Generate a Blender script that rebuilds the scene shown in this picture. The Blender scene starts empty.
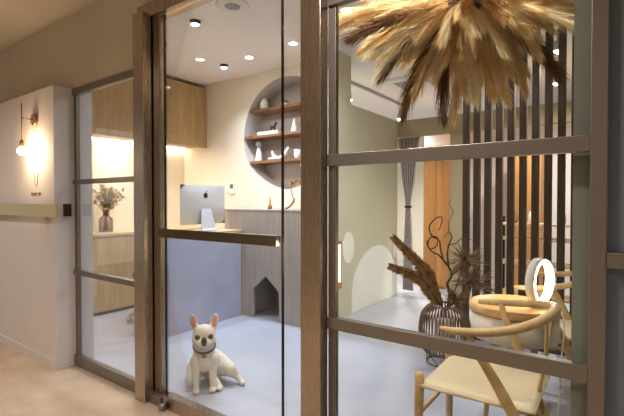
import bpy, bmesh, math, random
from mathutils import Vector, Matrix, Quaternion
random.seed(7)
scene = bpy.context.scene
COL = scene.collection
PI = math.pi
def R(d): return math.radians(d)

# ------------------------------------------------------------------ materials
def nodes(name):
    m = bpy.data.materials.new(name); m.use_nodes = True
    nt = m.node_tree
    b = nt.nodes.get('Principled BSDF')
    return m, nt, b
def rgb(r, g, b): return (r, g, b, 1)
def srgb(r, g, b):
    f = lambda c: (c/255/12.92) if c/255 <= .04045 else ((c/255+.055)/1.055)**2.4
    return (f(r), f(g), f(b), 1)
def plain(name, col, rough=.6, metal=0, spec=.5, noise=0., scale=8, bump=0., trans=0, coat=0):
    m, nt, b = nodes(name)
    b.inputs['Roughness'].default_value = rough
    b.inputs['Metallic'].default_value = metal
    b.inputs['Specular IOR Level'].default_value = spec
    b.inputs['Base Color'].default_value = col
    b.inputs['Coat Weight'].default_value = coat
    if noise or bump:
        tc = nt.nodes.new('ShaderNodeTexCoord'); n = nt.nodes.new('ShaderNodeTexNoise')
        n.inputs['Scale'].default_value = scale; n.inputs['Detail'].default_value = 6
        nt.links.new(tc.outputs['Object'], n.inputs['Vector'])
        if noise:
            r = nt.nodes.new('ShaderNodeValToRGB')
            c0 = tuple(max(0, c*(1-noise)) for c in col[:3])+(1,); c1 = tuple(min(1, c*(1+noise)) for c in col[:3])+(1,)
            r.color_ramp.elements[0].position = .3; r.color_ramp.elements[1].position = .7
            r.color_ramp.elements[0].color = c0; r.color_ramp.elements[1].color = c1
            nt.links.new(n.outputs['Fac'], r.inputs['Fac']); nt.links.new(r.outputs['Color'], b.inputs['Base Color'])
        if bump:
            bp = nt.nodes.new('ShaderNodeBump'); bp.inputs['Strength'].default_value = bump; bp.inputs['Distance'].default_value = .01
            nt.links.new(n.outputs['Fac'], bp.inputs['Height']); nt.links.new(bp.outputs['Normal'], b.inputs['Normal'])
    return m
def wood(name, c0, c1, scale=(14, 14, 1.2), rough=.5, nscale=3.):
    m, nt, b = nodes(name)
    b.inputs['Roughness'].default_value = rough
    b.inputs['Specular IOR Level'].default_value = .3
    tc = nt.nodes.new('ShaderNodeTexCoord'); mp = nt.nodes.new('ShaderNodeMapping'); n = nt.nodes.new('ShaderNodeTexNoise')
    mp.inputs['Scale'].default_value = scale
    n.inputs['Scale'].default_value = nscale; n.inputs['Detail'].default_value = 8; n.inputs['Distortion'].default_value = .6
    r = nt.nodes.new('ShaderNodeValToRGB')
    r.color_ramp.elements[0].position = .3; r.color_ramp.elements[1].position = .72
    r.color_ramp.elements[0].color = c0; r.color_ramp.elements[1].color = c1
    L = nt.links.new
    L(tc.outputs['Object'], mp.inputs['Vector']); L(mp.outputs['Vector'], n.inputs['Vector']); L(n.outputs['Fac'], r.inputs['Fac']); L(r.outputs['Color'], b.inputs['Base Color'])
    return m
def emit(name, col, s):
    m, nt, b = nodes(name)
    b.inputs['Base Color'].default_value = col
    b.inputs['Emission Color'].default_value = col
    b.inputs['Emission Strength'].default_value = s
    return m
def glass(name, tint=(1, 1, 1, 1), ior=1.3, k=1.0, rough=0.0):
    m, nt, b = nodes(name)
    nt.nodes.remove(b)
    out = nt.nodes['Material Output']
    t = nt.nodes.new('ShaderNodeBsdfTransparent'); g = nt.nodes.new('ShaderNodeBsdfGlossy'); mx = nt.nodes.new('ShaderNodeMixShader'); fr = nt.nodes.new('ShaderNodeFresnel')
    t.inputs['Color'].default_value = tint; g.inputs['Roughness'].default_value = rough
    fr.inputs['IOR'].default_value = ior
    mu = nt.nodes.new('ShaderNodeMath'); mu.operation = 'MULTIPLY'; mu.inputs[1].default_value = k
    L = nt.links.new
    L(fr.outputs['Fac'], mu.inputs[0]); L(mu.outputs[0], mx.inputs['Fac']); L(t.outputs[0], mx.inputs[1]); L(g.outputs[0], mx.inputs[2]); L(mx.outputs[0], out.inputs['Surface'])
    return m
def brushed(name, col, rough=.3, metal=1.0, sc=(60, 60, 1)):
    m, nt, b = nodes(name)
    b.inputs['Metallic'].default_value = metal
    tc = nt.nodes.new('ShaderNodeTexCoord'); mp = nt.nodes.new('ShaderNodeMapping'); n = nt.nodes.new('ShaderNodeTexNoise')
    mp.inputs['Scale'].default_value = sc; n.inputs['Scale'].default_value = 6; n.inputs['Detail'].default_value = 4
    mr = nt.nodes.new('ShaderNodeMapRange'); mr.inputs['To Min'].default_value = rough*.94; mr.inputs['To Max'].default_value = rough*1.08
    r = nt.nodes.new('ShaderNodeValToRGB')
    r.color_ramp.elements[0].color = tuple(c*.97 for c in col[:3])+(1,); r.color_ramp.elements[1].color = tuple(min(1, c*1.03) for c in col[:3])+(1,)
    L = nt.links.new
    L(tc.outputs['Object'], mp.inputs['Vector']); L(mp.outputs['Vector'], n.inputs['Vector']); L(n.outputs['Fac'], mr.inputs['Value']); L(mr.outputs[0], b.inputs['Roughness'])
    L(n.outputs['Fac'], r.inputs['Fac']); L(r.outputs['Color'], b.inputs['Base Color'])
    return m
def tiles(name, c0, c1, cm, sx, sy, rough=.35):
    m, nt, b = nodes(name)
    tc = nt.nodes.new('ShaderNodeTexCoord'); br = nt.nodes.new('ShaderNodeTexBrick'); n = nt.nodes.new('ShaderNodeTexNoise'); mx = nt.nodes.new('ShaderNodeMix')
    br.offset = 0.5
    br.inputs['Scale'].default_value = 1; br.inputs['Brick Width'].default_value = sx; br.inputs['Row Height'].default_value = sy
    br.inputs['Mortar Size'].default_value = .0015; br.inputs['Color1'].default_value = c0; br.inputs['Color2'].default_value = c1; br.inputs['Mortar'].default_value = cm
    n.inputs['Scale'].default_value = 5; n.inputs['Detail'].default_value = 7
    r = nt.nodes.new('ShaderNodeValToRGB'); r.color_ramp.elements[0].position = .35; r.color_ramp.elements[1].position = .7
    r.color_ramp.elements[0].color = (.80, .80, .80, 1); r.color_ramp.elements[1].color = (1, 1, 1, 1)
    mx.data_type = 'RGBA'; mx.blend_type = 'MULTIPLY'; mx.inputs['Factor'].default_value = 1
    L = nt.links.new
    L(tc.outputs['Object'], br.inputs['Vector']); L(tc.outputs['Object'], n.inputs['Vector']); L(n.outputs['Fac'], r.inputs['Fac'])
    L(br.outputs['Color'], mx.inputs['A']); L(r.outputs['Color'], mx.inputs['B']); L(mx.outputs['Result'], b.inputs['Base Color'])
    b.inputs['Roughness'].default_value = rough
    return m
def cordseat(name):
    m, nt, b = nodes(name)
    b.inputs['Roughness'].default_value = .75
    tc = nt.nodes.new('ShaderNodeTexCoord'); sp = nt.nodes.new('ShaderNodeSeparateXYZ')
    L = nt.links.new
    L(tc.outputs['Object'], sp.inputs[0])
    def mth(op, a, bb=None):
        n = nt.nodes.new('ShaderNodeMath'); n.operation = op
        for i, v in enumerate((a, bb)):
            if v is None: continue
            if isinstance(v, (int, float)): n.inputs[i].default_value = v
            else: L(v, n.inputs[i])
        return n.outputs[0]
    ax, ay = mth('ABSOLUTE', sp.outputs['X']), mth('ABSOLUTE', sp.outputs['Y'])
    m_ = mth('MAXIMUM', ax, ay)
    s = mth('SINE', mth('MULTIPLY', m_, 900.))
    r = nt.nodes.new('ShaderNodeMapRange'); r.inputs['From Min'].default_value = -1
    L(s, r.inputs['Value'])
    cr = nt.nodes.new('ShaderNodeValToRGB'); cr.color_ramp.elements[0].color = srgb(208, 188, 152); cr.color_ramp.elements[1].color = srgb(234, 218, 186)
    L(r.outputs[0], cr.inputs['Fac']); L(cr.outputs['Color'], b.inputs['Base Color'])
    bp = nt.nodes.new('ShaderNodeBump'); bp.inputs['Strength'].default_value = .4; bp.inputs['Distance'].default_value = .003
    L(r.outputs[0], bp.inputs['Height']); L(bp.outputs['Normal'], b.inputs['Normal'])
    return m

M = {}
M['white_wall'] = plain('white_wall', srgb(214, 207, 204), .8, noise=.03, scale=3, bump=.05)
M['fascia'] = plain('beige_plaster', srgb(202, 191, 172), .85, noise=.05, scale=2, bump=.05)
M['cream_wall'] = plain('cream_wall', srgb(236, 226, 208), .85, noise=.02, scale=3)
M['sage_wall'] = plain('sage_wall', srgb(208, 204, 178), .85, noise=.02, scale=3)
M['arch_white'] = plain('arch_white', srgb(244, 244, 232), .8)
M['niche'] = plain('niche_grey', srgb(186, 176, 172), .85, noise=.04, scale=6)
M['ceiling'] = plain('ceiling_white', srgb(240, 234, 231), .9)
M['floor_in'] = plain('resin_floor', srgb(184, 187, 199), .38, noise=.08, scale=2.5, spec=.4)
M['floor_out'] = tiles('corridor_tile', srgb(200, 176, 150), srgb(210, 187, 162), srgb(178, 156, 132), .6, .6, .3)
M['steel'] = brushed('satin_steel', srgb(176, 162, 147), .27)
M['frame'] = brushed('window_steel', srgb(138, 131, 124), .42, metal=.85)
M['bronze'] = brushed('warm_steel', srgb(168, 132, 100), .38)
M['brass'] = brushed('polished_brass_bar', srgb(206, 184, 130), .28, sc=(1, 40, 40))
M['mirrorbar'] = brushed('polished_bar', srgb(136, 126, 110), .06, sc=(1, 40, 40))
M['darkmetal'] = plain('dark_metal', srgb(46, 42, 38), .4, metal=.7)
M['gold'] = plain('aged_brass', srgb(158, 124, 80), .4, metal=.6)
M['oak'] = wood('oak_veneer', srgb(172, 138, 92), srgb(198, 164, 118), (9, 9, .7))
M['oak_light'] = wood('oak_top', srgb(196, 164, 120), srgb(222, 192, 150), (9, .9, 9))
M['ash'] = wood('ash_chair', srgb(190, 156, 106), srgb(216, 184, 136), (6, 6, 6), .45)
M['greywood'] = wood('grey_wood', srgb(166, 155, 145), srgb(180, 169, 158), (12, 12, .6), .6)
M['concrete'] = plain('desk_concrete', srgb(172, 176, 197), .6, noise=.10, scale=4)
M['darkwood'] = wood('dark_slat_wood', srgb(66, 52, 42), srgb(94, 76, 60), (20, 20, 1.2), .55)
M['shelfwood'] = wood('walnut_shelf', srgb(120, 84, 58), srgb(150, 108, 78), (1.2, 14, 14), .5)
M['orangewood'] = wood('honey_wood', srgb(172, 118, 68), srgb(194, 140, 86), (9, 9, .7))
M['olive'] = plain('olive_trim', srgb(182, 168, 136), .8)
M['glass'] = glass('clear_glass', (.985, .995, .985, 1), 1.22, .4)
M['smoke'] = plain('frosted_glass', srgb(100, 111, 122), .35, noise=.03, scale=2)
M['vaseglass'] = glass('vase_glass', (.84, .74, .62, 1), 1.4, .8)
M['glassedge'] = plain('glass_edge', srgb(34, 32, 28), .2)
M['alu'] = plain('brushed_aluminium', srgb(196, 194, 192), .4, metal=.25)
M['alu_stand'] = plain('aluminium_stand', srgb(206, 208, 216), .4, metal=.3)
M['black'] = plain('black', srgb(18, 18, 20), .35)
M['white'] = plain('white_gloss', srgb(240, 238, 232), .35)
M['whiteplastic'] = plain('white_plastic', srgb(232, 230, 224), .5)
M['lcd'] = plain('lcd', srgb(96, 100, 104), .2)
M['tan'] = plain('tan_paint', srgb(150, 112, 84), .7)
M['cord'] = cordseat('paper_cord')
M['pampas'] = None
M['bulb'] = emit('bulb_glow', (1, .80, .52, 1), 60)
M['strip'] = emit('led_strip', (1, .92, .78, 1), 14)
M['led'] = emit('led_white', (.95, .97, 1, 1), 40)
M['led_dim'] = emit('led_lens', (1, .97, .92, 1), 2.5)
M['ring'] = emit('ring_glow', (1, .86, .58, 1), 9)
M['reflglow'] = emit('reflection_glow', (1, .88, .66, 1), 1.6)
M['drum'] = plain('drum_white', srgb(214, 204, 188), .7, noise=.03)
M['tabletop'] = wood('table_wood', srgb(206, 164, 106), srgb(228, 190, 134), (3, 12, 12), .4)
M['curtain'] = plain('grey_curtain', srgb(196, 186, 180), .85, noise=.06, scale=20)
M['acgrille'] = plain('ac_grille', srgb(150, 156, 160), .6)
M['fur'] = None

def feather_mat(name, c0, c1, tl=.35):
    m, nt, b = nodes(name)
    out = nt.nodes['Material Output']
    tc = nt.nodes.new('ShaderNodeTexCoord'); n = nt.nodes.new('ShaderNodeTexNoise'); r = nt.nodes.new('ShaderNodeValToRGB')
    n.inputs['Scale'].default_value = 25; n.inputs['Detail'].default_value = 3
    r.color_ramp.elements[0].color = c0; r.color_ramp.elements[1].color = c1
    r.color_ramp.elements[0].position = .35; r.color_ramp.elements[1].position = .68
    L = nt.links.new
    L(tc.outputs['Object'], n.inputs['Vector']); L(n.outputs['Fac'], r.inputs['Fac']); L(r.outputs['Color'], b.inputs['Base Color'])
    b.inputs['Roughness'].default_value = .9; b.inputs['Specular IOR Level'].default_value = .1
    t = nt.nodes.new('ShaderNodeBsdfTranslucent'); mx = nt.nodes.new('ShaderNodeMixShader'); mx.inputs['Fac'].default_value = tl
    L(r.outputs['Color'], t.inputs['Color']); L(b.outputs[0], mx.inputs[1]); L(t.outputs[0], mx.inputs[2]); L(mx.outputs[0], out.inputs['Surface'])
    return m
M['pampas'] = feather_mat('pampas_gold', srgb(232, 204, 152), srgb(250, 232, 190), .5)
M['pampas_pale'] = feather_mat('pampas_cream', srgb(244, 226, 186), srgb(254, 246, 222), .5)
M['pampas_brown'] = feather_mat('pampas_brown', srgb(104, 76, 54), srgb(144, 110, 80))
M['drybrown'] = feather_mat('dry_leaf', srgb(150, 112, 74), srgb(200, 162, 116), .3)
M['drygrass'] = feather_mat('dry_grass', srgb(120, 98, 76), srgb(168, 142, 116), .25)
M['twig'] = plain('twig', srgb(86, 62, 46), .8, noise=.2, scale=40)
M['basket'] = plain('rattan_brown', srgb(128, 98, 74), .6, noise=.2, scale=30)
M['dryflower'] = feather_mat('dry_flower', srgb(168, 104, 60), srgb(214, 160, 100), .25)
M['drygreen'] = feather_mat('dry_green', srgb(104, 96, 58), srgb(156, 136, 86), .25)

# ------------------------------------------------------------------ mesh builder
class MB:
    def __init__(s): s.v = []; s.f = []; s.s = []; s.m = []
    def add(s, vs, fs, smooth=False, mi=0):
        o = len(s.v); s.v += [Vector(p) for p in vs]
        for f in fs: s.f.append([o+i for i in f]); s.s.append(smooth); s.m.append(mi)
        return s
    def box(s, x0, y0, z0, x1, y1, z1, mi=0):
        if x0 > x1: x0, x1 = x1, x0
        if y0 > y1: y0, y1 = y1, y0
        if z0 > z1: z0, z1 = z1, z0
        return s.add([(x0,y0,z0),(x1,y0,z0),(x1,y1,z0),(x0,y1,z0),(x0,y0,z1),(x1,y0,z1),(x1,y1,z1),(x0,y1,z1)],
            [(0,3,2,1),(4,5,6,7),(0,1,5,4),(1,2,6,5),(2,3,7,6),(3,0,4,7)], mi=mi)
    def tube(s, pts, r, n=10, caps=True, flat=None, mi=0):
        pts = [Vector(p) for p in pts]
        rs = r if isinstance(r, (list, tuple)) else [r]*len(pts)
        vs = []; up = None
        for i, p in enumerate(pts):
            t = (pts[min(i+1, len(pts)-1)]-pts[max(i-1, 0)]).normalized()
            if up is None:
                up = Vector((0,0,1)) if abs(t.z) < .9 else Vector((1,0,0))
            a = t.cross(up)
            if a.length < 1e-5: a = t.orthogonal()
            a.normalize(); b = a.cross(t).normalized(); up = b
            for k in range(n):
                an = 2*PI*k/n
                vs.append(p + a*math.cos(an)*rs[i] + b*math.sin(an)*rs[i]*(flat or 1))
        fs = []
        for i in range(len(pts)-1):
            for k in range(n):
                k2 = (k+1) % n
                fs.append((i*n+k, i*n+k2, (i+1)*n+k2, (i+1)*n+k))
        s.add(vs, [f[::-1] for f in fs], True, mi)
        if caps:
            o = len(s.v)-len(vs)
            s.f.append([o+k for k in range(n)]); s.s.append(False); s.m.append(mi)
            e = o+(len(pts)-1)*n
            s.f.append([e+k for k in range(n)][::-1]); s.s.append(False); s.m.append(mi)
        return s
    def lathe(s, prof, n=32, c=(0,0,0), axis='z', smooth=True, mi=0):
        vs = []
        for r, z in prof:
            for k in range(n):
                a = 2*PI*k/n
                p = (r*math.cos(a), r*math.sin(a), z)
                if axis == 'y': p = (p[0], -p[2], p[1])
                if axis == 'x': p = (p[2], p[0], p[1])
                vs.append((p[0]+c[0], p[1]+c[1], p[2]+c[2]))
        fs = []
        for i in range(len(prof)-1):
            for k in range(n):
                k2 = (k+1) % n
                fs.append((i*n+k, i*n+k2, (i+1)*n+k2, (i+1)*n+k))
        s.add(vs, fs, smooth, mi); o = len(s.v)-len(vs)
        if prof[0][0] > 1e-6: s.f.append([o+k for k in range(n)][::-1]); s.s.append(False); s.m.append(mi)
        if prof[-1][0] > 1e-6:
            e = o+(len(prof)-1)*n
            s.f.append([e+k for k in range(n)]); s.s.append(False); s.m.append(mi)
        return s
    def ell(s, c, r, rot=None, n=20, k=12, mi=0):
        vs = [] ; rot = rot or Matrix.Identity(3)
        for i in range(k+1):
            t = PI*i/k
            for j in range(n):
                a = 2*PI*j/n
                vs.append(Vector(c)+rot @ Vector((r[0]*math.sin(t)*math.cos(a), r[1]*math.sin(t)*math.sin(a), -r[2]*math.cos(t))))
        fs = []
        for i in range(k):
            for j in range(n):
                j2 = (j+1) % n
                fs.append((i*n+j, i*n+j2, (i+1)*n+j2, (i+1)*n+j))
        return s.add(vs, fs, True, mi)
    def prism(s, poly, d0, d1, axis='y', mi=0):
        """poly in the two other axes, extruded from d0 to d1 along axis"""
        def P(a, b, d):
            return {'y': (a, d, b), 'x': (d, a, b), 'z': (a, b, d)}[axis]
        n = len(poly)
        vs = [P(a, b, d0) for a, b in poly]+[P(a, b, d1) for a, b in poly]
        fs = [tuple(range(n))[::-1], tuple(range(n, 2*n))]+[(i, (i+1) % n, n+(i+1) % n, n+i) for i in range(n)]
        return s.add(vs, fs, mi=mi)
    def build(s, name, mat, parent=None, world=True, bevel=0., subsurf=0, fix=True):
        off = Vector((0,0,0))
        if parent is not None and world: off = TL(parent)
        me = bpy.data.meshes.new(name)
        me.from_pydata([tuple(p-off) for p in s.v], [], s.f)
        for p, sm, mi in zip(me.polygons, s.s, s.m): p.use_smooth = sm; p.material_index = mi
        for m in (mat if isinstance(mat, (list, tuple)) else [mat]): me.materials.append(m)
        if fix:
            bm = bmesh.new(); bm.from_mesh(me); bmesh.ops.remove_doubles(bm, verts=bm.verts, dist=1e-6)
            bmesh.ops.recalc_face_normals(bm, faces=bm.faces); bm.to_mesh(me); bm.free()
        o = bpy.data.objects.new(name, me); COL.objects.link(o)
        if parent is not None: o.parent = parent
        if bevel:
            b = o.modifiers.new('bevel', 'BEVEL'); b.width = bevel; b.segments = 2; b.limit_method = 'ANGLE'; b.angle_limit = R(40)
        if subsurf:
            q = o.modifiers.new('sub', 'SUBSURF'); q.levels = subsurf; q.render_levels = subsurf
        return o
def TL(o):
    v = Vector((0,0,0))
    while o is not None: v = v+o.location; o = o.parent
    return v
def tag(o, label=None, cat=None, group=None, kind=None):
    if label: o['label'] = label
    if cat: o['category'] = cat
    if group: o['group'] = group
    if kind: o['kind'] = kind
    return o
def thing(name, label, cat, loc=(0,0,0), rz=0., group=None):
    o = bpy.data.objects.new(name, None); o.empty_display_size = .1; COL.objects.link(o)
    o.location = loc; o.rotation_euler = (0, 0, rz)
    return tag(o, label, cat, group)
def struct(name, mb, mat, label=None, bevel=0., parent=None):
    o = mb.build(name, mat, parent, bevel=bevel)
    if parent is None: tag(o, label, None, None, 'structure')
    return o
def structE(name, loc, label=None):
    o = bpy.data.objects.new(name, None); COL.objects.link(o); o.location = loc
    return tag(o, label, None, None, 'structure')
def copy_tree(o, parent=None):
    c = o.copy(); COL.objects.link(c)
    if parent is not None: c.parent = parent
    for ch in list(o.children): copy_tree(ch, c)
    return c
def bez(ps, n=8):
    """Catmull-Rom through points"""
    ps = [Vector(p) for p in ps]; out = []
    for i in range(len(ps)-1):
        p0, p1, p2, p3 = ps[max(i-1, 0)], ps[i], ps[i+1], ps[min(i+2, len(ps)-1)]
        for k in range(n):
            t = k/n
            out.append(.5*((2*p1)+(p2-p0)*t+(2*p0-5*p1+4*p2-p3)*t*t+(3*p1-p0-3*p2+p3)*t**3))
    out.append(ps[-1]); return out
def lerp_r(rs, n):
    out = []
    for i in range(len(rs)-1):
        for k in range(n): out.append(rs[i]+(rs[i+1]-rs[i])*k/n)
    out.append(rs[-1]); return out

# ------------------------------------------------------------------ dimensions
CZ = 2.60      # shop ceiling
XL = -4.65     # left wall of the reception
YB = 2.13      # reception back wall
XP = -2.20     # partition face
XR = 1.40
YF = 6.2
# ------------------------------------------------------------------ setting
struct('floor', MB().box(XL-.1, .0, -.06, XR, YF, 0), M['floor_in'], 'pale grey seamless resin floor of the shop')
struct('floor_corridor', MB().box(-7.5, -3.6, -.06, XR+1.6, 0, 0), M['floor_out'], 'beige tiled corridor floor outside the glass front')
struct('ceiling', MB().box(XL-.1, .1, CZ, XR, YF, CZ+.08), M['ceiling'], 'white ceiling of the shop')
struct('ceiling_corridor', MB().box(-7.5, -3.6, 2.445, XR+1.6, 0, 2.52), M['fascia'], 'beige corridor ceiling')
struct('wall_opposite', MB().box(-7.5, -3.7, 0, XR+1.6, -3.6, 2.5), M['fascia'], 'beige corridor wall opposite the shop')
struct('wall_left', MB().box(XL-.1, .17, 0, XL, YB, CZ), M['cream_wall'], 'cream side wall behind the oak cabinets')
struct('wall_right', MB().box(XR, -.02, 0, XR+.1, YF, CZ), M['sage_wall'], 'right side wall')
struct('wall_far', MB().box(XL-.1, YF, 0, XR+.1, YF+.1, CZ), M['cream_wall'], 'far wall')
# low white block wall beside the entrance
struct('wall_front', MB().box(-7.5, -.131, 0, -3.088, .125, 1.93), M['white_wall'], 'white wall block left of the glass front, carrying the lamp')
struct('baseboard_front', MB().box(-7.5, -.137, 0, -3.082, -.1305, .068), M['white_wall'], 'low white baseboard along the white wall')
# beige plaster above the glazing
fm = MB().box(-7.5, 0, 1.93, -2.27, .1, CZ).box(-2.27, 0, 2.265, -.96, .1, CZ).box(-.96, 0, 1.99, XR, .1, CZ)
struct('wall_fascia', fm, M['fascia'], 'beige plaster wall above the glass front')
# reception back wall with round niche
NC = (-2.945, 1.886); NR = .61; ND = .24
wb = MB()
x0, x1 = XL-.1, XP-.1
N = 64
ring = [(NC[0]+NR*math.cos(2*PI*k/N), NC[1]+NR*math.sin(2*PI*k/N)) for k in range(N)]
def edge_pt(a):
    dx, dz = math.cos(a), math.sin(a); t = 1e9
    for lim, c, d in ((x0, NC[0], dx), (x1, NC[0], dx), (0, NC[1], dz), (CZ, NC[1], dz)):
        if abs(d) > 1e-9:
            q = (lim-c)/d
            if q > 0: t = min(t, q)
    return (NC[0]+t*dx, NC[1]+t*dz)
cor = sorted(math.atan2(cz-NC[1], cx-NC[0]) % (2*PI) for cx in (x0, x1) for cz in (0, CZ))
vs, fs = [], []
for k in range(N):
    a0, a1 = 2*PI*k/N, 2*PI*(k+1)/N
    o = len(vs)
    mids = [edge_pt(c) for c in cor if a0 < c < a1]
    poly = [ring[k], edge_pt(a0)]+mids+[edge_pt(a1), ring[(k+1) % N]]
    vs += [(p[0], YB, p[1]) for p in poly]; fs.append([o+i for i in range(len(poly))])
wb.add(vs, fs)
vs = [(p[0], YB, p[1]) for p in ring]+[(p[0], YB+ND, p[1]) for p in ring]
wb.add(vs, [(k, (k+1) % N, N+(k+1) % N, N+k) for k in range(N)], True, 1)
wb.add([(p[0], YB+ND, p[1]) for p in ring], [tuple(range(N))], False, 1)
struct('wall_back', wb, [M['cream_wall'], M['niche']], 'cream back wall of the reception with a big round niche')
# partition, full height near the reception and lower behind
pw = MB().prism([(1.625, 0), (3.4, 0), (3.4, 2.125), (2.285, 2.125), (2.285, CZ), (1.625, CZ)], XP-.1, XP, 'x')
struct('wall_partition', pw, M['sage_wall'], 'pale sage partition wall with white arches')
# arches and ovals on the partition
def arc_panel(pts, name, label, cat, group=None):
    o = MB().prism(pts, XP, XP+.003, 'x').build(name, M['arch_white'])
    return tag(o, label, cat, group)
pts = [(2.30, .004), (2.305, .24), (2.345, .36), (2.41, .45), (2.50, .535), (2.61, .60), (2.74, .64), (2.90, .655), (3.03, .635), (3.14, .575), (3.235, .50), (3.31, .42), (3.36, .32), (3.385, .2), (3.39, .004)]
arc_panel(pts, 'wall_arch', 'big white arch shape standing on the floor line of the sage wall', 'wall panel', 'white shapes on the sage wall')
arc_panel([(2.235+.11*math.cos(2*PI*k/28), .685+.16*math.sin(2*PI*k/28)) for k in range(28)], 'wall_oval', 'small pale oval on the sage wall left of the big arch', 'wall panel', 'white shapes on the sage wall')
arc_panel([(3.335+.062*math.cos(2*PI*k/28), .58+.12*math.sin(2*PI*k/28)) for k in range(28)], 'wall_oval', 'narrow pale oval beside the curtain, right above the big arch', 'wall panel', 'white shapes on the sage wall')
# header beam of the rear room and rear walls
struct('trim_4', MB().box(XP, 3.40, 1.93, XR, 3.52, 2.125), M['olive'], 'olive beige header beam above the rear room')
struct('wall_rear', MB().box(XP-.1, 4.55, 0, XR, 4.63, 2.125), M['white_wall'], 'pale rear wall behind the slat screen')
struct('trim_5', MB().box(-1.562, 3.42, 0, -1.40, 3.50, 1.93), M['olive'], 'olive upright trim beside the slat screen')

# ------------------------------------------------------------------ glass front
# posts
struct('trim_1', MB().box(-2.267, -.055, 0, -2.168, .0, 2.215).box(-2.262, .006, 0, -2.10, .05, 2.215), M['steel'], 'brown satin steel post left of the glass door', bevel=.003)
struct('trim_2', MB().box(-1.058, -.055, 0, -.958, -.002, 2.44), M['steel'], 'brown satin steel post right of the glass door', bevel=.003)
struct('trim_3', MB().box(-2.262, -.03, 2.185, -1.058, .06, 2.262), M['steel'], 'brown steel header above the glass door', bevel=.003)
def glazing(name, label, x0, x1, stile_l, stile_r, zs, xr=None):
    w = structE(name, (x0, .02, 0), label)
    xr = x1 if xr is None else xr
    f = MB().box(x0, 0, 0, x0+stile_l, .024, zs[-1][1])
    if stile_r: f.box(x1-stile_r, 0, 0, x1, .024, zs[-1][1])
    f.build('frame', M['frame'], w, bevel=.002)
    for a, b in zs:
        MB().box(x0+stile_l*.0, -.012, a, xr, .0-.0005, b).box(x0+stile_l+.0005, -.0004, a, x1-stile_r-.0005, .02, b).build('rail', M['frame'], w, bevel=.002)
    for (a, b), (c, d) in zip(zs[:-1], zs[1:]):
        MB().box(x0+stile_l, .006, b-.001, x1-stile_r, .012, c+.001).build('pane', M['glass'], w)
    return w
glazing('window_1', 'fixed glass panel of three panes left of the door', -3.087, -2.27, .037, .012, [(0, .075), (.637, .672), (1.266, 1.298), (1.885, 1.93)])
glazing('window_2', 'large glass panel of three panes right of the door', -.957, -.066, .035, .0, [(0, .075), (.632, .68), (1.290, 1.337), (1.93, 1.985)])
struct('trim_6', MB().box(-.066, -.014, 0, -.026, .05, 2.0), M['frame'], 'grey steel post at the right end of the large window', bevel=.002)
struct('trim_7', MB().box(-.112, .056, 0, -.03, .16, 2.0), plain('jamb_grey', srgb(146, 150, 140), .8), 'grey green inner jamb behind the right post')
# sidelight slivers of the door
wsl = structE('window_3', (-2.1, .02, 0), 'narrow glass strip left of the door')
MB().box(-2.10, .012, .03, -2.054, .022, 2.185).build('pane', M['glass'], wsl)
MB().box(-2.167, -.03, 0, -2.054, .045, .055).build('rail', M['frame'], wsl, bevel=.002)
wsl = structE('window_4', (-1.15, .02, 0), 'narrow glass strip right of the door')
MB().box(-1.193, .012, .0, -1.058, .022, 2.185).build('pane', M['glass'], wsl)
# door leaf
d = structE('door_1', (-2.05, 0, 0), 'frameless clear glass door with a long bar handle')
MB().box(-2.048, .0, .03, -1.205, .010, 2.18).build('pane', M['glass'], d)
MB().box(-2.051, -.001, .03, -2.0475, .011, 2.18).build('edge', M['glassedge'], d)
MB().box(-1.2045, -.001, .03, -1.198, .011, 2.18).build('edge', M['glassedge'], d)
MB().box(-2.05, -.022, .0, -1.20, .03, .072).build('bottom_rail', M['steel'], d, bevel=.002)
h = MB().box(-1.99, -.085, .957, -1.165, -.06, 1.004)
hb = h.build('handle', M['mirrorbar'], d, bevel=.003)
MB().box(-1.97, -.06, .965, -1.94, .0, .995).build('bracket', M['steel'], hb)
MB().box(-1.24, -.06, .965, -1.21, .0, .995).build('bracket', M['steel'], hb)
MB().ell((-2.02, -.045, .022), (.02, .02, .02)).tube([(-2.02, -.022, .022), (-2.02, -.04, .022)], .008).build('lock_knob', M['frame'], d)
# neighbouring smoked door at the right edge
d2 = structE('door_2', (.4, 0, 0), 'blue grey frosted glass door at the right edge of the photo')
MB().box(-.0255, .012, .02, .88, .02, 2.0).build('pane', M['smoke'], d2)
MB().box(-.0245, -.02, .965, .86, .011, 1.008).build('handle', M['frame'], d2, bevel=.002)
struct('wall_right_return', MB().box(.9, 0, 0, XR, .1, 2.0), M['fascia'], 'wall right of the smoked door')

# ------------------------------------------------------------------ corridor: lamp, lettering, bar
yw = -.131
L = thing('wall_sconce', 'brass wall sconce with bare glowing bulb on the white wall', 'wall lamp', (-3.36, yw, 1.56))
MB().lathe([(.043, 0), (.043, .016), (.038, .020)], 28, (-3.365, yw, 1.725), 'y').build('backplate', M['gold'], L)
MB().tube([(-3.365, yw-.02, 1.725), (-3.365, yw-.088, 1.725)], .004, 8).build('arm', M['gold'], L)
MB().tube([(-3.365, yw-.088, 1.55), (-3.365, yw-.088, 1.83)], .004, 8).build('rod', M['gold'], L)
MB().lathe([(.010, 0), (.016, .004), (.016, .04), (.008, .046)], 16, (-3.365, yw-.088, 1.525)).build('socket', M['gold'], L)
MB().ell((-3.365, yw-.088, 1.498), (.027, .027, .030)).build('bulb', M['bulb'], L)
def point(name, loc, e, col, r=.03):
    l = bpy.data.lights.new(name, 'POINT'); l.energy = e; l.color = col; l.shadow_soft_size = r
    o = bpy.data.objects.new(name, l); COL.objects.link(o); o.location = loc; return o
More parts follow.
